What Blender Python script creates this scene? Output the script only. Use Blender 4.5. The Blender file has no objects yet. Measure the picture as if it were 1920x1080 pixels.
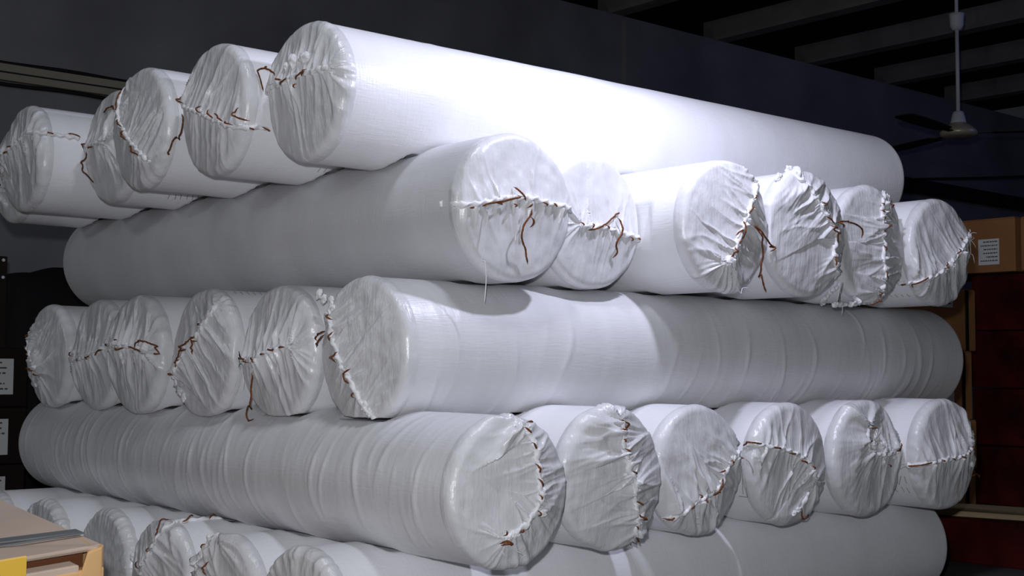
import bpy, bmesh, math, random
import numpy as np
from mathutils import Vector, Matrix

# ------------------------------------------------------------------ scale and frame
S = 1.35                       # layout unit -> metres
Z0 = -0.4755                   # floor height in layout units (camera eye is the layout origin)
def W(x, y, z): return Vector((x * S, y * S, (z - Z0) * S))
C = bpy.context.scene.collection
PI = math.pi
rs = np.random.RandomState

# ------------------------------------------------------------------ materials
def mat(name, col, rough=.5, spec=.4, metal=0.0, bump=None, var=0.0, vscale=6.0, stretch=(1, 1, 1), sheen=0.0, sub=0.0, bdist=.002):
    m = bpy.data.materials.new(name); m.use_nodes = True
    nt = m.node_tree; b = nt.nodes['Principled BSDF']
    b.inputs['Base Color'].default_value = (*col, 1)
    b.inputs['Roughness'].default_value = rough
    b.inputs['Specular IOR Level'].default_value = spec
    b.inputs['Metallic'].default_value = metal
    if sub:
        b.inputs['Subsurface Weight'].default_value = sub
        b.inputs['Subsurface Radius'].default_value = (.02, .015, .012)
        b.inputs['Subsurface Scale'].default_value = .5
    tc = nt.nodes.new('ShaderNodeTexCoord')
    mp = nt.nodes.new('ShaderNodeMapping'); mp.inputs['Scale'].default_value = stretch
    nt.links.new(tc.outputs['Object'], mp.inputs['Vector'])
    if var:
        n = nt.nodes.new('ShaderNodeTexNoise'); n.inputs['Scale'].default_value = vscale; n.inputs['Detail'].default_value = 6
        r = nt.nodes.new('ShaderNodeValToRGB')
        r.color_ramp.elements[0].position = .3; r.color_ramp.elements[1].position = .7
        r.color_ramp.elements[0].color = (*[max(0, c * (1 - var)) for c in col], 1)
        r.color_ramp.elements[1].color = (*[min(1, c * (1 + var * .6)) for c in col], 1)
        nt.links.new(mp.outputs[0], n.inputs['Vector']); nt.links.new(n.outputs['Fac'], r.inputs[0])
        nt.links.new(r.outputs[0], b.inputs['Base Color'])
    if bump:
        prev = None
        for (sc, st, stre) in bump:
            mp2 = nt.nodes.new('ShaderNodeMapping'); mp2.inputs['Scale'].default_value = stre
            nt.links.new(tc.outputs['Object'], mp2.inputs['Vector'])
            n = nt.nodes.new('ShaderNodeTexNoise'); n.inputs['Scale'].default_value = sc; n.inputs['Detail'].default_value = 4
            nt.links.new(mp2.outputs[0], n.inputs['Vector'])
            bp = nt.nodes.new('ShaderNodeBump'); bp.inputs['Strength'].default_value = st; bp.inputs['Distance'].default_value = bdist
            nt.links.new(n.outputs['Fac'], bp.inputs['Height'])
            if prev: nt.links.new(prev.outputs[0], bp.inputs['Normal'])
            prev = bp
        nt.links.new(prev.outputs[0], b.inputs['Normal'])
    return m
FILM = (.90, .90, .93)
M = {}
M['film'] = mat('woven_plastic_wrap', FILM, .36, .45, var=.05, vscale=3, stretch=(1, 3, 1),
                bump=[(220, .35, (1, .12, 1)), (220, .30, (.15, 1, .15)), (14, .35, (1, .35, 1))])
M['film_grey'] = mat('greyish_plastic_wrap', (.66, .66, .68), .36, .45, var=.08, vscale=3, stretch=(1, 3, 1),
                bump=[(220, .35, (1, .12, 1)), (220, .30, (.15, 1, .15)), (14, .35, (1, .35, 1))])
M['film_crinkled'] = mat('crinkled_plastic_wrap', (.76, .76, .78), .36, .45, var=.06, vscale=5, stretch=(.6, 3, .6),
                bump=[(220, .35, (1, .12, 1)), (60, .45, (.25, 1, .25)), (12, .6, (.4, 1.6, .4))])
M['film_end'] = mat('gathered_plastic_sheet', (.76, .76, .78), .30, .55, var=.12, vscale=16,
                bump=[(180, .4, (1, 1, .12)), (70, .9, (1, 1, .3)), (28, .9, (1, .7, 1)), (12, .6, (1, 1, 1))])
M['fold'] = mat('white_folded_edge', (.88, .88, .90), .45, .4, bump=[(150, .6, (1, 1, 1))])
M['twine'] = mat('brown_twine', (.20, .07, .025), .8, .2, var=.5, vscale=60, bump=[(400, .6, (1, 1, 1))])
M['thread'] = mat('white_thread', (.85, .85, .86), .6, .2)
M['print'] = mat('grey_print', (.33, .33, .32), .6, .2)

# ------------------------------------------------------------------ object helpers
def tag(o, label=None, cat=None, group=None, kind=None):
    if label: o['label'] = label
    if cat: o['category'] = cat
    if group: o['group'] = group
    if kind: o['kind'] = kind
    return o
def mesh_obj(name, verts, faces, m, parent=None, smooth=True):
    me = bpy.data.meshes.new(name)
    me.from_pydata([tuple(v) for v in verts], [], faces)
    if smooth: me.polygons.foreach_set('use_smooth', [True] * len(me.polygons))
    me.materials.append(m); me.update()
    o = bpy.data.objects.new(name, me); C.objects.link(o)
    if parent is not None: o.parent = parent
    return o
def bm_obj(name, bm, m, parent=None, smooth=False, bevel=0.0):
    me = bpy.data.meshes.new(name)
    bmesh.ops.recalc_face_normals(bm, faces=bm.faces)
    bm.to_mesh(me); bm.free(); me.materials.append(m)
    if smooth: me.polygons.foreach_set('use_smooth', [True] * len(me.polygons))
    o = bpy.data.objects.new(name, me); C.objects.link(o)
    if parent is not None: o.parent = parent
    if bevel:
        md = o.modifiers.new('bevel', 'BEVEL'); md.width = bevel; md.segments = 3; md.limit_method = 'ANGLE'
    return o
def empty(name, loc, rz=0):
    o = bpy.data.objects.new(name, None); C.objects.link(o); o.location = loc; o.rotation_euler = (0, 0, rz)
    o.empty_display_size = .05
    return o
def box(bm, x0, x1, y0, y1, z0, z1):
    v = [bm.verts.new(p) for p in ((x0, y0, z0), (x1, y0, z0), (x1, y1, z0), (x0, y1, z0), (x0, y0, z1), (x1, y0, z1), (x1, y1, z1), (x0, y1, z1))]
    for f in ((0, 3, 2, 1), (4, 5, 6, 7), (0, 1, 5, 4), (1, 2, 6, 5), (2, 3, 7, 6), (3, 0, 4, 7)): bm.faces.new([v[i] for i in f])
def boxobj(name, a, b, m, parent=None, bevel=0.0):
    bm = bmesh.new(); box(bm, min(a[0], b[0]), max(a[0], b[0]), min(a[1], b[1]), max(a[1], b[1]), min(a[2], b[2]), max(a[2], b[2]))
    return bm_obj(name, bm, m, parent, bevel=bevel)
def lathe(bm, prof, n=32, cx=0, cy=0):
    rings = []
    for r, z in prof: rings.append([bm.verts.new((cx + r * math.cos(2 * PI * i / n), cy + r * math.sin(2 * PI * i / n), z)) for i in range(n)])
    for a, b in zip(rings, rings[1:]):
        for i in range(n): bm.faces.new((a[i], a[(i + 1) % n], b[(i + 1) % n], b[i]))
    bm.faces.new(rings[0][::-1]); bm.faces.new(rings[-1])

def smooth_path(P, step):
    """Catmull-Rom through the points, resampled evenly."""
    P = np.asarray(P, float)
    if len(P) == 2: Q = P
    else:
        X = np.vstack([2 * P[0] - P[1], P, 2 * P[-1] - P[-2]]); out = []
        for i in range(1, len(X) - 2):
            for t in np.linspace(0, 1, 8, endpoint=False):
                a, b, c, d = X[i - 1], X[i], X[i + 1], X[i + 2]
                out.append(.5 * ((2 * b) + (-a + c) * t + (2 * a - 5 * b + 4 * c - d) * t * t + (-a + 3 * b - 3 * c + d) * t ** 3))
        out.append(X[-2]); Q = np.array(out)
    L = np.concatenate([[0], np.cumsum(np.linalg.norm(np.diff(Q, axis=0), axis=1))])
    n = max(3, int(L[-1] / step) + 1); s = np.linspace(0, L[-1], n)
    return np.stack([np.interp(s, L, Q[:, i]) for i in range(3)], 1)
def sweep(P, N, ra, rb=None, twist=0.0, nseg=8, taper=True, jitter=0.0, seed=0):
    """Tube along P; N = outward normals; ra = half width, rb = half height (may be arrays)."""
    P = np.asarray(P); n = len(P); rb = ra if rb is None else rb
    ra = np.broadcast_to(ra, n).astype(float).copy(); rb = np.broadcast_to(rb, n).astype(float).copy()
    T = np.gradient(P, axis=0); T /= np.linalg.norm(T, axis=1)[:, None] + 1e-12
    N = N - (N * T).sum(1)[:, None] * T; N /= np.linalg.norm(N, axis=1)[:, None] + 1e-12
    B = np.cross(T, N)
    if taper:
        k = min(3, n // 3)
        for i in range(k):
            f = (i + .35) / k; ra[i] *= f; rb[i] *= f; ra[-1 - i] *= f; rb[-1 - i] *= f
    d = np.concatenate([[0], np.cumsum(np.linalg.norm(np.diff(P, axis=0), axis=1))])
    g = rs(seed); V = []
    for j in range(nseg):
        a = 2 * PI * j / nseg; tw = twist * d
        ca, sa = np.cos(a) * ra, np.sin(a) * rb
        x = ca * np.cos(tw) - sa * np.sin(tw); y = ca * np.sin(tw) + sa * np.cos(tw)
        if jitter: x = x + g.randn(n) * jitter; y = y + g.randn(n) * jitter
        V.append(P + B * x[:, None] + N * y[:, None])
    V = np.stack(V, 1).reshape(-1, 3); F = []
    for i in range(n - 1):
        for j in range(nseg):
            a, b = i * nseg + j, i * nseg + (j + 1) % nseg
            F.append((a, b, b + nseg, a + nseg))
    F.append(tuple(range(nseg))[::-1]); F.append(tuple((n - 1) * nseg + j for j in range(nseg)))
    return V, F
def merge(parts):
    V = []; F = []; o = 0
    for v, f in parts:
        V.append(v); F += [tuple(i + o for i in q) for q in f]; o += len(v)
    return np.vstack(V), F
def noise1(x, seed):
    g = rs(seed).rand(512); i = np.floor(x).astype(int); f = x - i; f = f * f * (3 - 2 * f)
    return g[i % 512] * (1 - f) + g[(i + 1) % 512] * f
def noise2(x, y, seed):
    g = rs(seed).rand(64, 64); i = np.floor(x).astype(int); j = np.floor(y).astype(int)
    f = x - i; f = f * f * (3 - 2 * f); h = y - j; h = h * h * (3 - 2 * h)
    a = g[i % 64, j % 64]; b = g[(i + 1) % 64, j % 64]; c = g[i % 64, (j + 1) % 64]; d = g[(i + 1) % 64, (j + 1) % 64]
    return (a * (1 - f) + b * f) * (1 - h) + (c * (1 - f) + d * f) * h
# ------------------------------------------------------------------ the stack of rolls
# every roll: layer, position across its layer, near end, radius. Even layers lie along X, odd layers along Y.
ROLLS = [[4, 1.73, 1.0719, 0.1105], [4, 1.9578, 1.0352, 0.1116], [4, 2.1981, 1.0156, 0.1106], [4, 2.4394, 1.0673, 0.1124], [4, 2.6857, 0.9848, 0.1102], [4, 2.9101, 1.0438, 0.1093], [3, 1.3061, 1.4903, 0.1145], [3, 1.5084, 1.5275, 0.111], [3, 1.7201, 1.4209, 0.1118], [3, 1.9345, 1.4152, 0.1132], [3, 2.1607, 1.4335, 0.1118], [3, 2.3842, 1.4187, 0.1083], [2, 1.6161, 1.1082, 0.1123], [2, 1.8422, 1.0976, 0.1107], [2, 2.063, 1.0796, 0.1115], [2, 2.2866, 1.0573, 0.1103], [2, 2.51, 1.0768, 0.1109], [2, 2.7308, 1.0671, 0.1086], [1, 1.1619, 1.3351, 0.1036], [1, 1.4139, 1.3902, 0.107], [1, 1.6568, 1.4292, 0.1061], [1, 1.8837, 1.4174, 0.1067], [1, 2.1155, 1.4156, 0.1076], [1, 2.3417, 1.3873, 0.1079], [0, 1.5892, 0.9874, 0.1114], [0, 1.8243, 0.9989, 0.1082], [0, 2.048, 0.9991, 0.1093], [0, 2.2718, 0.9994, 0.1092], [0, 2.4905, 0.9687, 0.1096], [0, 2.715, 0.95, 0.11]]
ZB = [-.4755, -.2702, -.0867, .1328, .3211]
LEN = 1.509
RC = .013                     # rounding of the rim
LENS = {6: 1.49, 18: 1.535}
# stitched seams, stitches, loose twine (in 0.1 mm of layout units: across, along the roll, up)
SEW = [
{'seam':[[-1082,0,130],[-766,0,167],[-392,0,157],[-123,0,198],[157,0,210],[492,0,194],[862,0,212]],'st':[[[-423,0,137],[-280,0,173],[-155,0,212]],[[66,0,141],[204,0,193],[310,0,242]],[[235,0,171],[341,0,212],[385,0,254]],[[7,0,24],[52,0,84]],[[-507,0,245],[-345,0,209]]],'tails':[[[-1373,0,159],[-1413,0,325],[-1349,0,465],[-1146,0,528],[-893,0,493],[-675,0,394],[-623,0,325]]],'prt':[[[818,0,253],[819,0,204]]],'tuft':[[-130,0,471,13],[197,0,463,14],[-351,0,424,8]]},
{'seam':[[-1082,0,336],[-918,0,226],[-657,0,85],[-249,0,-40],[130,0,-168],[590,0,-350],[945,0,-443],[1035,242,-417],[1033,472,-423]],'st':[[[-1043,0,358],[-901,0,289],[-779,0,196]],[[-45,0,38],[-21,0,-92]],[[236,0,-67],[295,0,-165],[370,0,-230]],[[439,0,-160],[550,0,-238],[642,0,-322]],[[767,0,-339],[892,0,-410]],[[969,0,-124],[939,0,-259],[1064,68,-338]],[[1031,88,-427],[1019,203,-455]],[[1043,336,-397],[1024,498,-445]]],'tails':[[[-831,0,27],[-766,0,-103],[-876,0,-292],[-1151,0,-387],[-1306,0,-536],[-1508,0,-596],[-1673,0,-595]]],'prt':[[[657,1719,-902],[585,1712,-950]],[[672,1840,-891],[602,1831,-940]],[[676,1968,-888],[618,1952,-929]],[[691,2090,-877],[634,2073,-919]]],'tuft':[[-1019,0,270,7]]},
{'seam':[[-480,0,998],[-751,0,923],[-669,0,690],[-563,0,424],[-577,0,257],[-385,0,52],[-105,0,-163],[191,0,-376],[504,0,-607],[678,0,-704]],'st':[[[-628,0,783],[-568,0,514],[-584,0,378]],[[-506,0,207],[-316,0,42]],[[-265,0,-83],[-34,0,-250]],[[104,0,-365],[396,0,-575]],[[-178,0,-45],[-308,0,-116]]],'tails':[[[-561,0,384],[-796,0,479],[-1079,0,512],[-1386,0,466]]],'tuft':[[614,0,-678,7]]},
{'seam':[[-1114,0,94],[-876,0,108],[-614,0,96],[-254,0,82],[150,0,41]],'st':[[[-1109,0,17],[-1035,0,106],[-854,0,171]],[[-662,0,38],[-404,0,37]]],'tails':[[[-711,0,-21],[-730,0,-149],[-905,0,-281],[-789,0,-468],[-569,0,-665]]],'prt':[[[643,983,-922],[541,1000,-985]],[[658,1113,-911],[545,1148,-983]],[[670,1223,-903],[560,1256,-975]],[[672,1361,-901],[577,1387,-965]],[[684,1472,-892],[576,1505,-965]],[[683,1589,-892],[590,1616,-956]],[[683,1708,-892],[604,1727,-948]],[[683,1827,-892],[616,1828,-940]]],'tuft':[[-797,0,98,6]]},
{'seam':[[-1016,0,-197],[-904,0,-15],[-665,0,140],[-241,0,223],[113,0,312],[458,0,444],[807,0,419],[1036,77,376],[1032,354,388],[1037,802,375]],'st':[[[1032,78,387],[1036,253,375]],[[1013,540,435],[1032,804,387]],[[-604,0,155],[-359,0,170]],[[-304,0,253],[-61,0,245]]],'tails':[[[-958,0,-123],[-1075,0,-248],[-1125,0,-415],[-1151,0,-493]],[[-955,0,-170],[-876,0,-361],[-1056,0,-480]]],'tuft':[[-895,0,-130,8],[-997,0,-429,5]]},
{'seam':[[-912,0,419],[-640,0,19],[-541,0,-358]]},
{'seam':[[-1144,188,-45],[-1062,0,-56],[-807,0,-18],[-527,0,55],[-263,0,110],[-48,0,130],[225,0,129],[559,0,83],[900,0,79],[1202,0,36]],'st':[[[-817,0,-67],[-683,0,-15],[-474,0,27],[-263,0,86],[-38,0,139]],[[-579,0,10],[-442,0,-19]],[[-179,0,281],[-38,0,163],[39,0,88]],[[-198,0,18],[-177,0,-29]],[[61,0,-25],[137,0,47]],[[581,0,102],[706,0,46]],[[369,0,92],[447,0,40]],[[-960,0,-95],[-1001,0,-106]]],'tails':[[[127,0,-36],[105,0,-145],[-24,0,-303],[-67,0,-428],[-44,0,-533],[54,0,-649],[98,0,-761],[164,0,-872]],[[116,0,-152],[161,0,-248],[139,0,-315]]],'wht':[[[-682,0,-87],[-690,0,-392],[-698,0,-793],[-674,0,-1110],[-703,0,-1430],[-713,0,-1510]],[[-610,0,15],[-651,0,-149]],[[-157,0,300],[-252,0,111]]],'tuft':[[1131,0,99,7],[-1145,406,-9,5]]},
{'seam':[[-441,0,-82],[-272,0,-131],[-52,0,-115],[258,0,-127],[548,0,-178],[896,0,-208],[1131,0,-246]],'st':[[[-308,0,-177],[-126,0,-138],[121,0,-22],[321,0,119],[460,0,175]],[[-477,0,-59],[-417,0,-115]],[[-248,0,-68],[-224,0,-145]],[[96,0,-68],[170,0,-125]],[[689,0,-222],[753,0,-281]],[[909,0,-216],[987,0,-238]]],'tails':[[[371,0,78],[422,0,-8],[409,0,-188],[321,0,-301],[308,0,-382],[384,0,-493],[321,0,-595]]],'tuft':[[-248,0,-94,6],[1092,0,-249,6]]},
{'seam':[[680,0,774],[562,0,550],[387,0,285],[271,0,93],[156,0,-126],[43,0,-315],[-70,0,-504],[-210,0,-638]],'st':[[[201,0,87],[213,0,-49],[184,0,-233]],[[16,0,-181],[72,0,-114],[199,0,-68]],[[-154,0,-608],[-112,0,-497],[-28,0,-374]],[[43,0,-306],[127,0,-237]],[[358,0,228],[445,0,355]],[[475,0,477],[562,0,568]]],'tails':[[[399,0,20],[555,0,-70],[684,0,-245],[754,0,-472],[737,0,-658],[764,0,-841],[850,0,-1003],[937,0,-1101]],[[399,0,20],[613,0,-56],[786,0,-183],[1005,0,-270],[1227,0,-312]],[[1048,0,-380],[1168,0,-279]]],'wht':[[[138,0,-627],[320,0,-754],[461,0,-875],[446,0,-921]],[[37,0,-995],[204,0,-1051],[431,0,-1041]]],'tuft':[[-196,0,-655,9],[272,0,212,6]]},
{'seam':[[-389,121,1062],[-290,0,934],[-88,0,819],[97,0,585],[253,0,385],[460,0,226],[603,0,71],[616,0,-124],[579,0,-371],[690,0,-560],[850,0,-767]],'st':[[[252,0,307],[379,0,259],[524,0,211]],[[410,0,154],[570,0,39],[681,0,-139]],[[595,0,-370],[561,0,-450],[624,0,-563]],[[161,0,571],[191,0,496]]],'tails':[[[671,0,242],[902,0,280],[1236,0,266],[1489,0,205],[1573,0,131],[1553,0,19]],[[704,0,255],[818,0,194],[883,0,170]]],'tuft':[[-733,0,1023,11],[-363,94,1072,11],[834,0,-728,7]]},
{'seam':[[562,0,1022],[305,0,894],[174,0,675],[187,0,438],[146,0,229],[194,0,-26],[154,0,-235],[203,0,-438],[233,0,-694],[139,0,-935]],'st':[[[141,0,776],[193,0,739]],[[120,0,640],[190,0,594]],[[117,0,505],[205,0,461]],[[113,0,340],[165,0,282]],[[147,0,249],[217,0,203]],[[123,0,-31],[191,0,-160]],[[166,0,-522],[198,0,-685]],[[484,0,785],[629,0,734]],[[85,0,-937],[137,0,-1017]],[[-68,315,-1116],[-307,0,-1166]],[[5,767,-1118],[-128,527,-1110]],[[-60,0,-1096],[83,0,-1029]]],'wht':[[[-1088,0,-957],[-1077,0,-1254],[-1113,0,-1404]]],'seam2':[[100,0,-1080],[2,184,-1118],[-789,0,-1194],[-1292,0,-1222],[-39,1134,-1117]],'tuft':[[578,0,898,10],[434,0,979,8]]},
{'seam':[[998,0,465],[765,0,315],[492,0,99],[182,0,-138],[-122,0,-328],[-480,0,-518],[-868,0,-643],[-865,263,-651],[-880,493,-631]],'st':[[[-826,97,-700],[-868,0,-643],[-693,0,-550]],[[-281,0,-368],[-119,0,-220]],[[204,0,-49],[329,0,78]],[[457,0,305],[496,0,253]],[[-861,385,-656],[-864,239,-652]]],'wht':[[[912,0,392],[1081,0,459],[1250,0,460]],[[952,0,350],[1116,0,228],[1155,0,142]],[[909,0,303],[1066,0,-19],[1102,0,-183]],[[830,0,408],[958,0,528]]],'prt':[[[-663,783,-856],[-605,760,-898]],[[-657,664,-861],[-583,639,-913]],[[-650,523,-866],[-591,512,-907]],[[-657,397,-861],[-583,372,-912]]],'tuft':[[911,0,359,8]]},
{'seam':[[-868,0,801],[-820,0,692],[-713,0,565],[-634,0,358],[-586,0,194],[-436,0,30],[-316,0,-173],[-127,0,-348],[18,0,-554],[189,0,-764],[357,0,-939],[398,126,-1050]],'st':[[[-713,0,573],[-652,0,514],[-593,0,480]],[[-349,0,-11],[-405,0,-92],[-417,0,-173]],[[-44,0,-268],[-141,0,-349],[-111,0,-428],[-68,0,-491]],[[89,0,-608],[34,0,-664],[49,0,-696]],[[-545,0,299],[-572,0,202],[-600,0,153]],[[479,0,-990],[442,94,-1032],[496,113,-1007],[397,146,-1051],[446,24,-1031]],[[544,504,-982],[448,715,-1029]],[[564,1193,-971],[491,1396,-1010]]],'tails':[[[-781,0,312],[-960,0,274],[-1141,0,194],[-1186,0,161]],[[-780,0,263],[-927,0,158],[-1077,0,93],[-1122,0,60]]],'seam2':[[492,583,-1009],[441,850,-1033],[485,1121,-1013],[544,1333,-983]],'tuft':[[-1113,0,894,10],[-973,0,805,9],[-777,0,748,9],[-671,0,662,7],[259,0,-817,9],[329,0,-893,8]]},
{'seam':[[-1084,0,-121],[-834,0,-122],[-485,0,-96],[-230,0,-53],[103,0,15],[428,0,64],[700,0,87]],'st':[[[-835,0,-77],[-623,0,-122]],[[-504,0,-69],[-364,0,-122],[-227,0,-140]],[[-130,0,-27],[21,0,-19]],[[134,0,58],[250,0,39],[364,0,56]],[[444,0,81],[588,0,88]],[[-763,0,-122],[-587,0,-157]]],'tails':[[[-478,0,-333],[-557,0,-553],[-568,0,-729],[-684,0,-908],[-732,0,-1041],[-641,0,-1170],[-567,0,-1299]]],'wht':[[[-1375,0,-121],[-1599,0,-48],[-1751,0,-10]],[[-1375,0,-121],[-1557,0,-194],[-1667,0,-249]],[[-1337,0,-157],[-1439,0,-384],[-1505,0,-594]],[[-1155,0,-157],[-1094,0,-337],[-1034,0,-515]],[[-1011,0,-157],[-859,0,-424],[-853,0,-602]],[[-1303,0,-85],[-1417,0,24]],[[-1103,0,-85],[-1162,0,41]],[[-690,0,-210],[-446,0,-263],[-477,0,-350]]],'tuft':[[-1283,0,-121,7],[-833,0,-140,6]]},
{'seam':[[607,0,817],[463,0,638],[316,0,514],[167,0,369],[-61,0,224],[-292,0,68],[-526,0,-91],[-702,0,-262],[-840,0,-405],[-853,0,-567]],'st':[[[93,0,296],[-139,0,206],[-334,0,115],[-470,0,3],[-586,0,-119],[-702,0,-271]],[[-252,0,58],[-431,0,40],[-512,0,60]],[[-525,0,-110],[-665,0,-186]],[[143,0,481],[239,0,506]],[[-883,0,-357],[-799,0,-395]]],'tails':[[[-43,0,280],[95,0,241],[99,0,129],[6,0,19],[-31,0,-27]],[[96,0,203],[174,0,202]]],'prt':[[[306,554,1072],[453,535,1019]],[[280,696,1079],[439,670,1025]],[[299,812,1074],[451,791,1020]],[[272,957,1081],[437,927,1026]],[[286,438,1078],[416,430,1035]]],'tuft':[[535,0,728,8],[-861,0,-405,8],[-704,0,-688,10],[-537,0,-779,9]]},
{'seam':[[-952,0,99],[-690,0,148],[-312,0,124],[78,0,131],[417,0,98],[729,0,18]],'st':[[[-499,0,116],[-264,0,84],[10,0,131]],[[146,0,140],[372,0,108],[551,0,68],[685,0,18]],[[-344,0,275],[-273,0,264]],[[-907,0,170],[-813,0,200]]],'tails':[[[416,0,108],[500,0,205],[696,0,242],[915,0,200],[1069,0,112],[1179,0,35],[1223,0,-4]],[[1223,0,-4],[1031,0,7]]],'tuft':[[-183,0,-136,6],[-692,0,178,8]]},
{'seam':[[-850,0,-182],[-503,0,-128],[-137,0,-64],[222,0,-22],[571,0,71],[767,0,132]],'st':[[[-422,0,-139],[-347,0,-74]],[[47,0,-96],[222,0,-22]],[[476,0,-24],[622,0,49],[769,0,90]],[[-1029,0,60],[-914,0,-29]]],'tuft':[[-810,0,58,7],[-714,0,-182,6]]},
{'seam':[[-924,0,700],[-870,0,384],[-760,0,151],[-499,0,-81],[-246,0,-252],[-117,0,-399]],'st':[[[-967,0,444],[-838,0,372]],[[-890,0,234],[-790,0,140]],[[-693,0,70],[-596,0,0]],[[-396,0,-252],[-212,0,-320]],[[-237,0,-377],[-27,0,-410]]],'tuft':[[-240,0,-343,6],[-461,0,-619,6]]},
{'seam':[[85,0,973],[222,0,796],[291,0,606],[321,0,431],[341,0,264],[352,0,83],[363,0,-99],[266,0,-237],[160,0,-373],[-30,0,-481],[-190,0,-582]],'st':[[[144,0,885],[241,0,789]],[[203,0,681],[291,0,577]],[[243,0,391],[341,0,257]],[[303,0,193],[372,0,67]],[[323,0,-24],[353,0,-98]],[[231,0,926],[338,0,909]],[[285,0,-238],[296,0,-311]],[[-265,0,-534],[-218,0,-474]],[[-1,0,-504],[46,0,-472]],[[-310,0,-642],[-246,0,-605],[-189,0,-624],[-104,0,-666]],[[-292,0,-665],[-217,0,-636],[-114,0,-672]]],'wht':[[[-123,0,-658],[-28,0,-750],[115,0,-834]],[[-264,0,-674],[-216,0,-805],[-74,0,-923]]],'tuft':[[403,0,-267,9],[-171,0,-562,8],[-77,0,-520,8]]},
{'seam':[[74,0,892],[40,0,732],[40,0,532],[109,0,329],[143,0,127],[247,0,-38],[281,0,-281],[339,0,-485],[385,0,-729],[432,0,-901]],'st':[[[6,0,885],[74,0,852],[143,0,802],[86,0,747]],[[-108,0,752],[-6,0,741]],[[17,0,453],[74,0,403]],[[28,0,596],[51,0,547]],[[178,0,110],[224,0,76]],[[316,0,-540],[386,0,-593],[456,0,-638]],[[316,0,-716],[385,0,-785]],[[397,0,-883],[455,0,-919]],[[293,0,-346],[362,0,-398]]],'tuft':[[63,0,675,6]]},
{'seam':[[885,0,283],[717,0,191],[578,0,89],[440,0,-46],[330,0,-226],[140,0,-348],[-99,0,-439],[-310,0,-513],[-492,0,-639],[-671,0,-703],[-763,170,-738]],'st':[[[358,0,-140],[248,0,-310],[60,0,-413]],[[237,0,-37],[426,0,-10]],[[-296,0,-367],[-231,0,-431]],[[-787,90,-712],[-671,0,-703]],[[551,0,144],[605,0,88]],[[-99,0,-439],[-179,0,-503]],[[-375,0,-526],[-440,0,-608]]],'tuft':[[606,0,159,7]]},
{'seam':[[-1010,168,343],[-905,0,366],[-527,0,298],[-201,0,232],[100,0,128],[329,0,6],[466,0,-150],[541,0,-304]],'st':[[[-1014,223,331],[-999,85,374],[-876,0,374]],[[-688,0,322],[-468,0,296]],[[-276,0,207],[-81,0,190]],[[23,0,75],[252,0,9]],[[328,0,-31],[420,0,-92]],[[-1054,308,165],[-1059,154,128]],[[163,0,-769],[192,0,-920],[330,0,-948]],[[237,0,-960],[423,0,-879]]],'prt':[[[-1058,247,141],[-1061,84,114]],[[-1061,84,114],[-922,223,-537]],[[-924,407,-533],[-922,223,-537]],[[-1066,172,54],[-950,293,-486]]],'seam2':[[337,0,-481],[273,0,-618],[194,0,-799]],'tuft':[[117,0,-794,8],[-5,0,-851,7]]},
{'seam':[[-185,0,593],[-223,0,416],[-210,0,219],[-7,0,93],[375,0,79],[641,0,110],[913,0,211]],'st':[[[-185,0,573],[38,0,578]],[[-258,0,358],[-225,0,318]],[[459,0,-124],[546,0,-178]],[[695,0,108],[840,0,183],[914,0,262]]],'prt':[[[-1050,318,232],[-1057,232,198]]],'tuft':[[69,0,438,12],[-3,0,271,12],[239,0,234,12],[284,0,-67,8],[693,0,17,8]]},
{'seam':[[-1059,406,-207],[-1063,182,-183],[-1043,0,-163],[-670,0,-107],[-329,0,-70],[57,0,-54],[413,0,16],[655,0,124]],'st':[[[-1063,206,-184],[-1043,0,-163],[-801,0,-112]],[[-557,0,-81],[-444,0,-106]],[[-213,0,-54],[-99,0,-100]],[[97,0,-24],[213,0,-70]],[[374,0,49],[451,0,-17]],[[595,0,126],[694,0,69]]],'tails':[[[717,0,-450],[880,0,-415],[1039,0,-508]]],'prt':[[[-1001,539,-403],[-935,513,-538]],[[-1005,396,-393],[-917,502,-569]],[[-1002,328,-399],[-937,325,-535]],[[-865,654,-644],[-797,604,-727]],[[-890,472,-609],[-807,456,-715]],[[-881,362,-622],[-796,347,-728]]],'tuft':[[765,0,-219,6]]},
{},
{'seam':[[-213,0,1054],[-484,0,877],[-652,0,667],[-714,0,450]],'st':[[[-284,0,651],[-332,0,562],[-344,0,429]],[[-587,0,799],[-484,0,877]]],'tuft':[[-618,0,712,8],[-486,0,935,6]]},
{'seam':[[177,1424,1078],[205,997,1074],[202,595,1074],[210,246,1073],[316,11,1046],[188,0,894],[97,0,752],[-33,0,561],[-224,0,362],[-376,0,139]],'st':[[[197,69,1075],[203,0,1001],[132,0,844]],[[21,609,1093],[288,354,1054],[294,263,1053]],[[87,1009,1089],[272,779,1059]],[[133,1407,1085],[229,1230,1069]],[[-117,0,632],[-73,0,566]],[[-348,0,393],[-402,0,261]]],'tuft':[[-928,0,372,8]]},
{},
{},
{}]
def kind_a(k): return ROLLS[k][0] % 2 == 0
def rlen(k): return LENS.get(k, LEN)
def centre(k):
    lay, lat, e, r = ROLLS[k]; return lat, e, ZB[lay] + r, r
def to_world(k, P):
    lat, e, zc, r = centre(k)
    if kind_a(k): return np.stack([e + P[:, 1], lat - P[:, 0], zc + P[:, 2]], 1)
    return np.stack([lat + P[:, 0], e + P[:, 1], zc + P[:, 2]], 1)
def to_local(k, Q):
    lat, e, zc, r = centre(k)
    if kind_a(k): return np.stack([lat - Q[:, 1], Q[:, 0] - e, Q[:, 2] - zc], 1)
    return np.stack([Q[:, 0] - lat, Q[:, 1] - e, Q[:, 2] - zc], 1)
EPS = .0022
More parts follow.
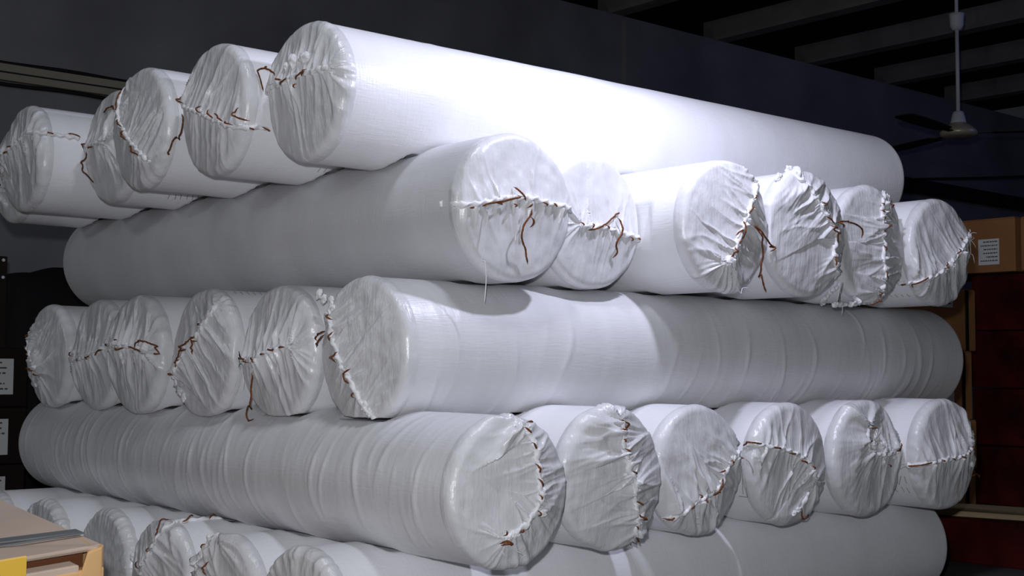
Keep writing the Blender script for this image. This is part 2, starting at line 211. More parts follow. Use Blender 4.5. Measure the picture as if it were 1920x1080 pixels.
def squash(k, P, m=.03, EPS=EPS):
    """Soft rolls flatten where they bear on one another (and on the floor)."""
    Q = to_world(k, P); lat, e, zc, r = centre(k); lay = ROLLS[k][0]
    ax = 0 if kind_a(k) else 1                       # axis coordinate; 1-ax is across
    if lay == 0: Q[:, 2] = np.maximum(Q[:, 2], Z0 + EPS)
    for j in range(len(ROLLS)):
        lj = ROLLS[j][0]
        if j == k: continue
        latj, ej, zj, rj = centre(j)
        if abs(lj - lay) == 1:
            t = Q[:, ax] - latj; inside = (np.abs(t) < rj + .0035) & (Q[:, 1 - ax] > ej - m) & (Q[:, 1 - ax] < ej + rlen(j) + .015)
            if lj < lay:
                surf = zj + np.sqrt(np.maximum((rj + .0035) ** 2 - t * t, 0)); plane = .5 * ((zc - r) + (zj + rj))
                Q[:, 2] = np.where(inside, np.maximum(Q[:, 2], np.minimum(plane, surf) + EPS), Q[:, 2])
            else:
                surf = zj - np.sqrt(np.maximum((rj + .0035) ** 2 - t * t, 0)); plane = .5 * ((zc + r) + (zj - rj))
                Q[:, 2] = np.where(inside, np.minimum(Q[:, 2], np.maximum(plane, surf) - EPS), Q[:, 2])
        elif lj == lay and abs(latj - lat) < rj + r + .02:
            c = 1 - ax; sg = 1 if latj > lat else -1
            h = np.sqrt(np.maximum((rj + .003) ** 2 - (Q[:, 2] - zj) ** 2, 0))
            inside = (np.abs(Q[:, 2] - zj) < rj + .003) & (Q[:, ax] > ej - m) & (Q[:, ax] < ej + rlen(j) + .015)
            plane = .5 * ((lat + sg * r) + (latj - sg * rj))
            if sg > 0: Q[:, c] = np.where(inside, np.minimum(Q[:, c], np.maximum(plane, latj - h) - EPS), Q[:, c])
            else: Q[:, c] = np.where(inside, np.maximum(Q[:, c], np.minimum(plane, latj + h) + EPS), Q[:, c])
    return to_local(k, Q)

def grid_faces(nr, n, off):
    i, j = np.meshgrid(np.arange(nr - 1), np.arange(n), indexing='ij')
    a = off + i * n + j; b = off + i * n + (j + 1) % n
    return np.stack([a, b, b + n, a + n], -1).reshape(-1, 4).tolist()
class EndShape:
    """Height field of a gathered, sewn end over its disc."""
    def __init__(s, k, seam):
        s.k = k; s.r = centre(k)[3]; s.ra = s.r - RC; g = rs(100 + k); s.dome = .004 + .006 * g.rand()
        s.seam = None
        if seam is not None:
            P = smooth_path(seam, .004)[:, [0, 2]]; rr = np.hypot(P[:, 0], P[:, 1])
            P = P[rr < s.r * 1.03]
            if len(P) > 3: s.seam = P
        L = .15 if s.seam is None else .004 * len(s.seam)
        n = 20 + int(L / .0052)
        # creases: position along the seam, side, slant, width, height, reach
        strong = STRONG.get(k, 1.0)
        s.cr = [(g.rand() * (L + .13) - .065, g.choice([-1, 1]), g.randn() * .18, .0014 + .0030 * g.rand() ** 1.5, strong * (.0014 + .0047 * g.rand() ** 1.6), .02 + .075 * g.rand()) for _ in range(int(n * 2.1))]
        s.seed = 300 + k
    def near(s, u, v):
        P = s.seam; best = np.full(u.shape, 9.); si = np.zeros(u.shape); sd = np.ones(u.shape); acc = 0
        n = len(P) - 1
        for i in range(n):
            a, b = P[i], P[i + 1]; d = b - a; l = math.hypot(*d) + 1e-9; t = ((u - a[0]) * d[0] + (v - a[1]) * d[1]) / l
            tc = np.clip(t, 0, l); du = u - a[0] - d[0] * tc / l; dv = v - a[1] - d[1] * tc / l; D = np.hypot(du, dv)
            side = np.where((d[0] * dv - d[1] * du) >= 0, 1., -1.)
            pos = acc + tc
            if i == 0: pos = np.where(t < 0, acc - .05 * np.arctan2(-t, np.abs(d[0] * (v - a[1]) - d[1] * (u - a[0])) / l + 1e-6), pos)
            if i == n - 1: pos = np.where(t > l, acc + l + .05 * np.arctan2(t - l, np.abs(d[0] * (v - a[1]) - d[1] * (u - a[0])) / l + 1e-6), pos)
            m = D < best; best = np.where(m, D, best); si = np.where(m, pos, si); sd = np.where(m, side, sd); acc += l
        return si, best, sd
    def base(s, rho): return s.dome * np.clip(1 - (rho / s.ra) ** 2, 0, 1)
    def pleat(s, u, v):
        rho = np.hypot(u, v)
        h = .0022 * (noise2(u * 28 + 40, v * 28 + 40, s.seed) - .5) + .0012 * (noise2(u * 70 + 90, v * 70 + 90, s.seed + 1) - .5)
        if s.seam is None:
            th = np.arctan2(v, u)
            for (p, sd, sl, w, a, l) in s.cr:
                x = (np.angle(np.exp(1j * (th - p * 20))) * s.r * .8 - sl * (s.r - rho))
                h = h + .5 * a * np.exp(-np.abs(x / w) ** 1.4) * np.exp(-((s.r - rho) / .03) ** 2)
            return h
        si, d, side = s.near(u, v)
        h = h + .009 * np.exp(-(d / .032) ** 1.3) * np.clip((s.r * 1.02 - rho) / .03, 0, 1)
        warp = .004 * (noise2(u * 45 + 11, v * 45 + 7, s.seed + 2) - .5)
        for (p, sd, sl, w, a, l) in s.cr:
            x = si - p - sl * d + warp
            ww = w * (1 + d / .05)
            h = h + a * np.where(side == sd, 1., 0.) * np.exp(-np.abs(x / ww) ** 1.35) * np.exp(-(d / l) ** 1.5) * np.clip(d / .004, .2, 1)
        return h
STRONG = {8: 1.25, 9: 1.3, 10: 1.25, 11: 1.1, 19: 1.35, 18: .9, 20: 1.1, 21: .8, 22: 1.3, 0: .8, 1: 1.0, 2: .55, 6: .6, 7: .6, 12: .7, 13: 1.15, 14: 1.0, 15: 1.2, 17: 1.1}

def tube_wrinkles(k):
    g = rs(900 + k); L = rlen(k); out = []
    n, amp, wid = {18: (110, .0020, .0040), 12: (46, .0022, .0050)}.get(k, (8, .0009, .007))
    for _ in range(n):
        c = PI + g.randn() * .7 if not kind_a(k) else g.rand() * 2 * PI      # angle of the crease middle
        if k == 12: c = g.choice([0, 2 * PI]) + g.randn() * .5 - .35
        out.append((.05 + g.rand() * (L - .1), c, .25 + .7 * g.rand(), (g.randn() * .012 + (.018 if k == 12 else .012)), wid * (.35 + g.rand()), amp * (.15 + g.rand() ** 2)))
    return out
def tube_disp(th, s, wr, k):
    d = .0010 * (noise2(th * 2.0 + 20, s * 9 + 5, 700 + k) - .5)
    th = np.mod(th, 2 * PI)
    for (s0, c, hw, sl, w, a) in wr:
        x = np.angle(np.exp(1j * (th - c)))
        d = d + a * np.exp(-np.abs((s - s0 - sl * x - .006 * np.sin(3 * x + s0 * 40)) / w) ** 1.3) * np.exp(-(x / hw) ** 2)
    return d

def surf(E, p, free=False):
    """Point of the end / tube surface nearest the layout-local point p, with its normal."""
    u, s, v = p; rho = math.hypot(u, v) + 1e-9; r, ra = E.r, E.r - RC
    if free and s <= RC and rho > r * .97: return np.array([u, -.002, v]), np.array([0, -1., 0])
    if s > RC:
        return np.array([u / rho * r, s, v / rho * r]), np.array([u / rho, 0, v / rho])
    if rho > r * 1.12: return np.array([u, -.004, v]), np.array([0, -1., 0])
    if rho > r * .999: u, v = u * r * .999 / rho, v * r * .999 / rho; rho = r * .999
    h = float(E.pleat(np.array([u]), np.array([v]))[0])
    if rho > ra:
        q = (rho - ra) / RC; nr = np.array([u / rho * q, -math.sqrt(1 - q * q), v / rho * q])
        return np.array([u, RC - math.sqrt(RC * RC - (rho - ra) ** 2), v]) + nr * h, nr
    return np.array([u, -float(E.base(rho)) - h, v]), np.array([0, -1., 0])
def on_surface(E, pts, step, lift, free=False):
    P = smooth_path(np.array(pts) / 1e4, step); out = []; N = []
    for i, p in enumerate(P):
        q, n = surf(E, p, free); l = lift(i / (len(P) - 1)) if callable(lift) else lift
        out.append(q + n * l); N.append(n)
    return np.array(out), np.array(N)

def build_roll(k, label, hi):
    lay = ROLLS[k][0]; lat, e, zc, r = centre(k); L = rlen(k); data = SEW[k]
    rz = -PI / 2 if kind_a(k) else 0
    loc = W(e, lat, ZB[lay]) if kind_a(k) else W(lat, e, ZB[lay])
    root = empty('fabric_roll', loc, rz)
    tag(root, label, 'fabric roll', GROUPS[lay])
    up = np.array([0, 0, r])
    def add(name, V, F, m, sq=True):
        V = squash(k, V, .03 if sq is True else sq, EPS + (.0007 if name == 'wrapping' else 0))
        return mesh_obj(name, (V + up) * S, F, m, root)
    E = EndShape(k, np.array(data['seam']) / 1e4 if 'seam' in data else None)
    # gathered end: disc, rounded rim and a short skirt on the tube
    na = 300 if hi else 190; nd = 58 if hi else 40
    th = np.linspace(0, 2 * PI, na, endpoint=False); ct, sn = np.cos(th), np.sin(th)
    V = []
    rh = np.array([E.ra * i / nd for i in range(1, nd + 1)] + [E.ra + RC * math.sin(PI / 2 * i / 8) for i in range(1, 9)] + [r])
    H = E.pleat(rh[:, None] * ct[None, :], rh[:, None] * sn[None, :])
    u = np.array([0.]); V.append(np.array([[0, -float(E.base(0.)) - float(E.pleat(u, u)[0]), 0]]))
    rings = 0
    for i in range(1, nd + 1):
        rho = rh[i - 1]; u, v = rho * ct, rho * sn
        V.append(np.stack([u, -E.base(rho) - H[i - 1], v], 1)); rings += 1
    for i in range(1, 9):
        a = PI / 2 * i / 8; rho = rh[nd + i - 1]; u, v = rho * ct, rho * sn; h = H[nd + i - 1]
        fade = 1 - .35 * i / 8
        V.append(np.stack([u + ct * math.sin(a) * h * fade, RC - RC * math.cos(a) - math.cos(a) * h * fade, v + sn * math.sin(a) * h * fade], 1)); rings += 1
    h0 = H[-1]
    for s in (.0145, .0165, .019, .022, .025, .030):
        f = .65 * max(0, 1 - (s - RC) / .014) ** 1.3; rr = r + h0 * f + (.0004 if s < .02 else .0001 if s < .023 else -.0003 if s < .028 else -.0016)
        V.append(np.stack([rr * ct, np.full(na, s), rr * sn], 1)); rings += 1
    V = np.vstack(V); F = [(0, 1 + (j + 1) % na, 1 + j) for j in range(na)]
    F += [tuple(q) for q in grid_faces(rings, na, 1)]
    add('gathered_end', V, [q[::-1] for q in F], M['film_end'])
    # wrapped tube with its closed back end
    wr = tube_wrinkles(k); big = k in (0, 6, 12, 18, 24)
    nt = 168 if big else 112; ns = (420 if k in (18, 12) else 240) if big else 210
    th = np.linspace(0, 2 * PI, nt, endpoint=False); ct, sn = np.cos(th), np.sin(th); V = []
    ss = np.concatenate([np.linspace(.017, L - RC, ns)])
    for s in ss:
        d = tube_disp(th, s, wr, k) * min(1, (s - .017) / .03) * min(1, (L - RC - s) / .02 + .0)
        rr = r + d; V.append(np.stack([rr * ct, np.full(nt, s), rr * sn], 1))
    g = rs(k); ph = g.rand(5) * 6
    for i in range(1, 7):
        a = PI / 2 * i / 6; rho = r - RC + RC * math.cos(a)
        V.append(np.stack([rho * ct, np.full(nt, L - RC + RC * math.sin(a)), rho * sn], 1))
    for i in range(1, 9):
        rho = (r - RC) * (1 - i / 9); w = .0016 * np.sin(th * 23 + ph[0]) * (i / 9) + .0012 * np.sin(th * 11 + ph[1])
        V.append(np.stack([rho * ct, L + .010 * (i / 9) + w, rho * sn], 1))
    nr = len(V); V.append(np.array([[0, L + .011, 0]])); V = np.vstack(V); F = []
    F += [tuple(q[::-1]) for q in grid_faces(nr, nt, 0)]
    t = nr * nt; F += [((nr - 1) * nt + (j + 1) % nt, (nr - 1) * nt + j, t) for j in range(nt)]
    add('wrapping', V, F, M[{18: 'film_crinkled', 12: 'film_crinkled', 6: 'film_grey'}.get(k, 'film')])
    # rolled and sewn seam, its stitches, loose twine
    for key in ('seam', 'seam2'):
        if key in data:
            P, N = on_surface(E, data[key], .0016, .0012)
            n = len(P); g = rs(k + 7); w = .0042 + .0022 * noise1(np.arange(n) / 6., k) + .0010 * np.sin(np.arange(n) * .0016 * 2 * PI / .017)
            if kind_a(k) and lay == 0: w *= .7
            V, F = sweep(P, N, w, w * .62, twist=150, nseg=10, jitter=.00025, seed=k); add('stitched_seam', V, F, M['fold'])
    if 'st' in data:
        for q in data['st']:
            P, N = on_surface(E, q, .0012, lambda t: .0022 + .0050 * math.sin(PI * t) ** .6)
            V, F = sweep(P, N, .0015, .0013, nseg=7, jitter=.00012, seed=len(q)); o = add('stitch', V, F, M['twine']); o['label'] = 'brown twine stitch'
    for q in data.get('tails', []):
        P, N = on_surface(E, q, .0022, lambda t: .005 + .006 * math.sin(PI * t), True)
        V, F = sweep(P, N, .00165, .00145, twist=300, nseg=8, jitter=.0001, seed=k); o = add('loose_twine', V, F, M['twine'], .002); o['label'] = 'loose brown twine end'
    for q in data.get('wht', []):
        P, N = on_surface(E, q, .003, lambda t: .003 + .004 * t, True)
        V, F = sweep(P, N, .0007, .0007, nseg=6); o = add('loose_thread', V, F, M['thread'], .002)
    if 'prt' in data:
        for q in data['prt']:
            P, N = on_surface(E, q, .002, .0007); V, F = sweep(P, N, .0007, .0003, nseg=6, taper=False)
            o = add('printed_mark', V, F, M['print']); o['label'] = 'faint grey printed stroke'
    for i, q in enumerate(data.get('tuft', [])):
        p, n = surf(E, np.array(q[:3]) / 1e4); rad = q[3] * .00078
        bm = bmesh.new(); bmesh.ops.create_icosphere(bm, subdivisions=4, radius=1)
        X = np.array([v.co[:] for v in bm.verts]); F = [tuple(v.index for v in f.verts) for f in bm.faces]; bm.free()
        a = np.arctan2(X[:, 2], X[:, 0]); g = rs(k * 13 + i); f = 1 + .13 * np.sin(a * 4 + g.rand() * 6 + X[:, 1] * 3) + .07 * np.sin(a * 9 + X[:, 2] * 5 + g.rand() * 6) + .22 * (noise2(X[:, 0] * 3 + 9, X[:, 2] * 3 + X[:, 1] * 2 + 9, k + i) - .5)
        X = X * f[:, None]; X *= np.array([1.15, .55, .85]) * rad
        tw = g.rand() * PI; c_, s_ = math.cos(tw), math.sin(tw); X = np.stack([X[:, 0] * c_ - X[:, 2] * s_, X[:, 1], X[:, 0] * s_ + X[:, 2] * c_], 1)
        add('crumpled_tuft', X + p + n * rad * .15, F, M['fold'], False)
    return root

GROUPS = {4: 'fabric rolls of the top layer', 3: 'fabric rolls of the second layer from the top', 2: 'fabric rolls of the middle layer',
          1: 'fabric rolls of the fourth layer from the top', 0: 'fabric rolls of the lowest visible layer'}
LABELS = [
 'long white fabric roll on top of the stack, white bulges above its end seam',
 'white fabric roll left of the big top roll, long brown stitches slanting down its end',
 'white fabric roll in top layer with smooth end, curved seam along its left rim',
 'white fabric roll in top layer, half hidden, brown twine hanging down its narrow end',
 'white fabric roll in top layer, dark knot on left rim, seam onto its side',
 'white fabric roll at far left of top layer, mostly hidden, cut by picture edge',
 'long white fabric roll with brightest round end, level seam with dangling brown twine',
 'white fabric roll just right of the brightest end, seam sagging to the right',
 'white fabric roll with diagonal seam and two long brown twine ends',
 'white fabric roll with puffy white tuft on its top rim, brown twine at its middle',
 'white fabric roll with pleated end and vertical seam turning along its underside',
 'white fabric roll with frayed seam edge beside the labelled brown carton',
 'long white wrinkled fabric roll across the middle, curved brown-stitched seam on left end',
 'white fabric roll beside the long middle roll, long brown twine hanging from its seam',
 'white fabric roll in middle layer with brown twine loop on a steep diagonal seam',
 'white fabric roll in middle layer with small brown twine arch on a level seam',
 'white fabric roll in middle layer, second from left, narrow end with short dark stitches',
 'white fabric roll at far left of middle layer, puckered around a low knot',
 'long white crinkled fabric roll running back to lower left, large end with curved seam',
 'white fabric roll with deep pleats meeting at a central vertical seam, knot at top',
 'white fabric roll in fourth layer, diagonal rope-like seam rising to its right rim',
 'white fabric roll in fourth layer, arched seam and a knotted pucker at the bottom',
 'white fabric roll in fourth layer, crumpled white lumps gathered at its centre',
 'white fabric roll at far right of fourth layer, twisted seam across its middle',
 'long white fabric roll along the bottom of the picture, plain end entering the frame',
 'white fabric roll in lowest layer, ragged fuzzy rim, next to the long bottom roll',
 'white fabric roll in lowest layer, stitched seam along its top and down its end',
 'white fabric roll in lowest layer, plain grey end just right of the open carton',
 'white fabric roll in lowest layer, partly hidden behind the tan cardboard carton',
 'white fabric roll at far left of lowest layer, only its top showing',
]
for k in range(30): build_roll(k, LABELS[k], k in (0, 1, 6, 7, 8, 9, 10, 12, 13, 14, 18, 19, 20, 21))
# ------------------------------------------------------------------ the room
M['wall'] = mat('grey_plaster', (.245, .245, .252), .9, .1, var=.25, vscale=1.6, bump=[(30, .3, (1, 1, 1))])
M['floor'] = mat('dark_concrete', (.10, .095, .09), .8, .2, var=.3, vscale=3)
M['ceil'] = mat('black_ceiling', (.012, .012, .014), .9, .1)
M['beam'] = mat('grey_beam', (.22, .20, .185), .85, .15, var=.2, vscale=4)
M['trunk'] = mat('yellowed_trunking', (.34, .32, .24), .7, .2, var=.1, vscale=5)
M['black'] = mat('black_cable', (.01, .01, .012), .6, .3)
YW = 5.088; XR = 9.8; XL = -1.5; YN = -2.0; HB = 2.0
def struct(o): return tag(o, kind='structure')
a = W(XL, YN, Z0); b = W(XR, YW, Z0)
struct(boxobj('floor', (a.x, a.y, -.1), (b.x, b.y, 0), M['floor']))
a = W(XL, YW, Z0); b = W(XR + .1, YW + .12, HB); struct(boxobj('wall_back', a, b, M['wall']))
a = W(XR, YN, Z0); b = W(XR + .1, YW, HB + .4); struct(boxobj('wall_right', a, b, M['wall']))
a = W(XL, YN, HB + .125); b = W(XR + .1, YW + .8, HB + .2); struct(boxobj('ceiling', a, b, M['ceil']))
for i in range(8):
    x = 2.42 + .91 * i
    a = W(x, YN, HB); b = W(x + .10, YW + .10, HB + .125)
    o = boxobj('ceiling_beam', a, b, M['beam']); struct(o)
a = W(5.24, YW - .035, Z0); b = W(5.36, YW, HB - .03); struct(boxobj('trim_1', a, b, M['wall']))
# trunking on the back wall with modelled shadow edges, and a hanging cable
t = empty('trim_2', W(1.9, YW - .03, 1.10)); struct(t)
def rel(o, a, b): pass
def childbox(name, root, a, b, m, bevel=0.0):
    A = W(*a) - root.location; B = W(*b) - root.location
    return boxobj(name, A, B, m, root, bevel)
childbox('channel', t, (-.5, YW - .03, 1.113), (3.5, YW - .0005, 1.178), M['trunk'], .004)
childbox('cover_lip', t, (-.5, YW - .036, 1.141), (3.5, YW - .03, 1.146), M['black'])
for z in (1.102, 1.186):
    P = np.array([[-.5 + .1 * i, YW - .012, z + .003 * math.sin(i * 1.3)] for i in range(41)])
    P = np.array([W(*p) - t.location for p in P]); V, F = sweep(P, np.tile([0, -1., 0], (41, 1)), .011, nseg=8); mesh_obj('cable', V, F, M['black'], t)  # black strips along both trunking edges stand in for its edge shadows
def cable(name, pts, r, label, cat):
    Q = np.array([W(*p) for p in pts]); P = smooth_path(Q, .08)
    V, F = sweep(P, np.tile([0, 0, 1.], (len(P), 1)), r, nseg=10, taper=False); o = mesh_obj(name, V, F, M['black']); tag(o, label, cat); return o
cable('hanging_cable', [(8.0, YW - .012, 1.335), (8.0, 3.9, 1.245), (8.0, 2.6, 1.27), (8.0, .8, 1.31), (8.0, -1.9, 1.35)], .013, 'thin black cable strung across the room below the ceiling fan', 'cable')
a = W(7.0, YW - .09, 1.255); b = W(XR - .01, YW - .002, 1.345); tag(boxobj('wall_rail', a, b, M['black'], bevel=.005), 'black horizontal rail on the back wall below the fan', 'rail')

# ceiling fan
M['fan_white'] = mat('white_enamel', (.62, .62, .64), .5, .4)
M['fan_brass'] = mat('cream_metal', (.60, .52, .38), .4, .5, metal=.3)
M['fan_dark'] = mat('dark_brown_blade', (.035, .025, .022), .6, .3)
HX, HY, HZ = 5.47, 3.16, 1.107
f = empty('ceiling_fan', W(HX, HY, HZ)); tag(f, 'ceiling fan with white down rod, domed hub and dark blades at upper right', 'ceiling fan')
def fl(name, prof, m):
    bm = bmesh.new(); lathe(bm, [(r * S, z * S) for r, z in prof], 36); return bm_obj(name, bm, m, f, smooth=True)
fl('down_rod', [(.0085, .06), (.0085, .51)], M['fan_white'])
fl('canopy', [(.006, .468), (.020, .470), (.030, .49), (.032, .53), (.036, .545), (.010, .548)], M['fan_white'])
fl('suspension_rod', [(.008, .54), (.008, HB + .125 - HZ)], M['fan_white'])
fl('rod_cap', [(.036, .035), (.034, .045), (.027, .075), (.022, .088), (.009, .092)], M['fan_white'])
fl('motor_housing', [(.02, -.032), (.060, -.030), (.080, -.022), (.084, -.010), (.078, .000), (.060, .018), (.036, .034), (.01, .038)], M['fan_brass'])
for deg in (-133, 110, -13):
    a = math.radians(deg) ; fwd = np.array([.644, .765]); rt = np.array([.765, -.644]); d = rt * math.cos(a) + fwd * math.sin(a); n = np.array([-d[1], d[0]])
    bm = bmesh.new(); vs = []
    for q, w in ((.075, .012), (.14, .014), (.16, .038), (.30, .045), (.45, .048), (.56, .042), (.585, .025)):
        for sg in (-1, 1):
            for zz in (.002, -.002):
                p = d * q + n * sg * w; vs.append(bm.verts.new((p[0] * S, p[1] * S, (-.012 + zz + sg * w * .06) * S)))
    for i in range(6):
        o_ = i * 4; q = o_ + 4
        for a1, b1 in ((0, 2), (2, 3), (3, 1), (1, 0)): bm.faces.new((vs[o_ + a1], vs[o_ + b1], vs[q + b1], vs[q + a1]))
    bm.faces.new((vs[0], vs[1], vs[3], vs[2])); bm.faces.new((vs[24], vs[26], vs[27], vs[25]))
    bm_obj('fan_blade', bm, M['fan_dark'], f)

# ------------------------------------------------------------------ cartons
def cardboard(name, col): return mat(name, col, .85, .15, var=.18, vscale=5, stretch=(1, 1, .4), bump=[(60, .3, (1, 1, .2))])
M['card'] = cardboard('brown_cardboard', (.40, .185, .075))
M['card_dark'] = cardboard('dark_cardboard', (.020, .014, .012))
M['red'] = mat('dark_red_cardboard', (.07, .004, .003), .8, .15, var=.85, vscale=4.5)
M['paper'] = mat('paper_label', (.80, .80, .80), .8, .1)
M['ink'] = mat('grey_ink', (.12, .12, .13), .8, .1)
def carton(lo, hi, m, label, cat='carton', group=None, name='cardboard_carton', seam=True):
    ctr = W((lo[0] + hi[0]) / 2, (lo[1] + hi[1]) / 2, lo[2]); r = empty(name, ctr); tag(r, label, cat, group)
    childbox('body', r, lo, hi, m, .006)
    if seam:   # top flaps meeting over the middle, slightly lifted
        my = (lo[1] + hi[1]) / 2
        for y0, y1 in ((lo[1] + .003, my - .002), (my + .002, hi[1] - .003)):
            childbox('flap', r, (lo[0] + .003, y0, hi[2]), (hi[0] - .003, y1, hi[2] + .003), m)
    return r
def sheet(root, axis, c, u0, u1, z0, z1, lines, seed=0, nrm=-1):
    """printed paper label on a face: axis 'x' -> face of constant x"""
    t_ = .0016 * nrm
    if axis == 'x': o = childbox('paper_label', root, (c + t_, u0, z0), (c, u1, z1), M['paper'])
    else: o = childbox('paper_label', root, (u0, c + t_, z0), (u1, c, z1), M['paper'])
    g = rs(seed); bm = bmesh.new(); h = (z1 - z0)
    for i in range(lines):
        zc = z1 - h * (i + .9) / (lines + .8); x = u0 + (u1 - u0) * .08; end = u1 - (u1 - u0) * (.08 + .3 * g.rand())
        while x < end:
            w = (u1 - u0) * (.04 + .12 * g.rand()); a = (x, zc); b = (min(x + w, end), zc + h * .32 / (lines + 1))
            if axis == 'x': A = W(c + t_ * 1.5, a[0], a[1]) - root.location; B = W(c + t_ * .9, b[0], b[1]) - root.location
            else: A = W(a[0], c + t_ * 1.5, a[1]) - root.location; B = W(b[0], c + t_ * .9, b[1]) - root.location
            box(bm, min(A.x, B.x), max(A.x, B.x), min(A.y, B.y), max(A.y, B.y), A.z, B.z); x += w + (u1 - u0) * .03
    p = bm_obj('printed_lines', bm, M['ink'], o); return o
# right: red cartons in two piles with brown cartons on top
XP = 4.42
zr = [Z0, -.268, -.061, .146, .352]
for j, (y0, y1) in enumerate(((2.155, 2.52), (1.775, 2.145))):
    for i in range(4):
        where = ['on the floor', 'second from the floor', 'third from the floor', 'topmost'][i]
        carton((XP + .012 * ((i + j) % 2), y0, zr[i] + (.0 if i == 0 else .004)), (XP + .4, y1, zr[i + 1]), M['red'],
               'dark red carton, %s in the red pile %s' % (where, 'beside the roll ends' if j == 0 else 'at the right picture edge'), 'carton', 'red cartons piled at the right', 'red_carton', False)
c1 = carton((XP - .03, 2.325, .357), (XP + .38, 2.80, .549), M['card'], 'brown carton with white printed label on the red pile at right', group='brown cartons on the red pile')
sheet(c1, 'x', XP - .03, 2.385, 2.465, .385, .478, 6, 3)
c2 = carton((XP - .03, 1.86, .357), (XP + .38, 2.305, .545), M['card'], 'brown carton cut off by the right picture edge, beside the labelled carton', group='brown cartons on the red pile')
# narrow brown cartons right behind the stack
for i, (z0, z1, dx) in enumerate(((Z0, -.315, 0), (-.311, -.158, .01), (-.154, .062, -.012), (.066, .262, .015))):
    r = carton((3.50, 2.215, z0), (3.905 + dx, 2.50, z1), M['card'], ['brown carton on the floor behind the right end of the stack', 'brown carton second from the floor behind the right end of the stack',
        'strapped brown carton behind the right end of the long middle roll', 'topmost strapped brown carton behind the right end of the second layer'][i], group='brown cartons behind the stack')
    childbox('strap', r, (3.84 + dx, 2.211, z0 + .001), (3.855 + dx, 2.215, z1 - .001), M['black'])
    if i in (2, 3): sheet(r, 'y', 2.215, 3.66, 3.78, z1 - .06 - .1 * (i == 2), z1 - .012 - .1 * (i == 2), 3, 9 + i)
# low red box with a wooden board on it, right foreground
carton((3.02, 1.28, Z0), (3.42, 1.86, -.366), M['red'], 'low dark red box under the wooden board at lower right', 'box', None, 'red_box', False)
M['wood'] = mat('pale_wood', (.52, .40, .24), .7, .2, var=.25, vscale=8, stretch=(6, .6, 6), bump=[(40, .3, (4, .3, 4))])
bm = bmesh.new(); box(bm, -.10 * S, .10 * S, -.42 * S, .40 * S, 0, .014 * S)
o = bm_obj('wooden_board', bm, M['wood'], bevel=.003); o.location = W(3.20, 1.56, -.3655); o.rotation_euler = (0, 0, math.radians(14))
tag(o, 'pale wooden board lying on the low red box at lower right', 'board')

# left: dark cartons with white labels, a covered pile and a post
zs = [Z0, -.42, -.262, -.110, .050]
for i in range(4):
    r = carton((.98, 3.5, zs[i] + .002), (1.315, 3.85, zs[i + 1]), M['card_dark'], 'dark carton at the left picture edge, ' + ['lowest, without a visible label', 'second from the bottom, white label', 'third from the bottom, white label', 'topmost, white label beside the middle layer'][i],
               'carton', 'dark cartons at the left edge', 'dark_carton', False)
    if i: sheet(r, 'y', 3.5, 1.15, [0, 1.262, 1.266, 1.276][i], zs[i + 1] - .125, zs[i + 1] - .030, 6, 20 + i)
r = empty('steel_post', W(1.29, 3.88, Z0)); tag(r, 'dark steel post with two pale bolts at the left picture edge', 'post')
childbox('upright', r, (1.27, 3.87, Z0), (1.385, 3.92, .325), M['card_dark'], .004)
for z in (.313, .262):
    bm = bmesh.new(); bmesh.ops.create_uvsphere(bm, u_segments=16, v_segments=10, radius=.007); o = bm_obj('bolt', bm, M['paper'], r, smooth=True); o.location = W(1.372, 3.868, z) - r.location
# covered pile: a cloth shell with a soft lumpy top
M['tarp'] = mat('black_tarpaulin', (.008, .008, .009), .75, .2, bump=[(8, .5, (1, 1, 1))])
nx, ny = 60, 30; V = []; F = []
x0, x1, y0, y1 = 1.42, 2.35, 3.95, 4.55
for i in range(nx + 1):
    for j in range(ny + 1):
        a_, b_ = i / nx, j / ny
        e_ = min(1, min(a_, 1 - a_) / .06) ** .4 * min(1, min(b_, 1 - b_) / .10) ** .4
        hgt = .285 + .03 * math.tanh((a_ - .13) * 14) + .012 * math.sin(a_ * 17) + .008 * math.sin(b_ * 11 + a_ * 5)
        V.append(W(x0 + (x1 - x0) * a_, y0 + (y1 - y0) * b_, Z0 + (hgt - Z0) * e_))
for i in range(nx):
    for j in range(ny): q = i * (ny + 1) + j; F.append((q, q + ny + 1, q + ny + 2, q + 1))
o = mesh_obj('covered_pile', V, F, M['tarp']); tag(o, 'tall pile under a black tarpaulin against the back wall at left', 'covered pile')

# ------------------------------------------------------------------ foreground carton
M['kraft'] = mat('tan_cardboard', (.74, .45, .20), .8, .2, var=.12, vscale=5, stretch=(1, 1, .5), bump=[(70, .3, (1, .2, 1))])
M['kraft_in'] = mat('carton_inside', (.12, .045, .02), .9, .1)
M['tape'] = mat('yellow_tape', (.80, .50, .06), .35, .5)
M['strap'] = mat('grey_strap', (.16, .17, .17), .4, .5)
M['kraft_top'] = mat('greyed_cardboard', (.60, .47, .37), .8, .2, var=.10, vscale=5, bump=[(70, .3, (1, .2, 1))])
CX0, CX1, CY0, CY1 = .08, .640, 1.449, 1.86
def topz(x, y): return -.2035 - .0783 * (.632 - x) + .068 * (y - CY0)
fc = empty('open_carton', W((CX0 + CX1) / 2, (CY0 + CY1) / 2, Z0)); tag(fc, 'tan cardboard carton in bottom left corner with yellow tape and grey straps', 'carton')
FL = fc.location
def hull(name, quad_top, quad_bot, m, bevel=0.0):
    bm = bmesh.new(); t_ = [bm.verts.new(W(*p) - FL) for p in quad_top]; b_ = [bm.verts.new(W(*p) - FL) for p in quad_bot]
    bm.faces.new(t_); bm.faces.new(b_[::-1]); n = len(t_)
    for i in range(n): bm.faces.new((t_[i], b_[i], b_[(i + 1) % n], t_[(i + 1) % n]))
    return bm_obj(name, bm, m, fc, bevel=bevel)
cr = [(CX0, CY0), (CX1, CY0), (CX1, CY1), (CX0, CY1)]
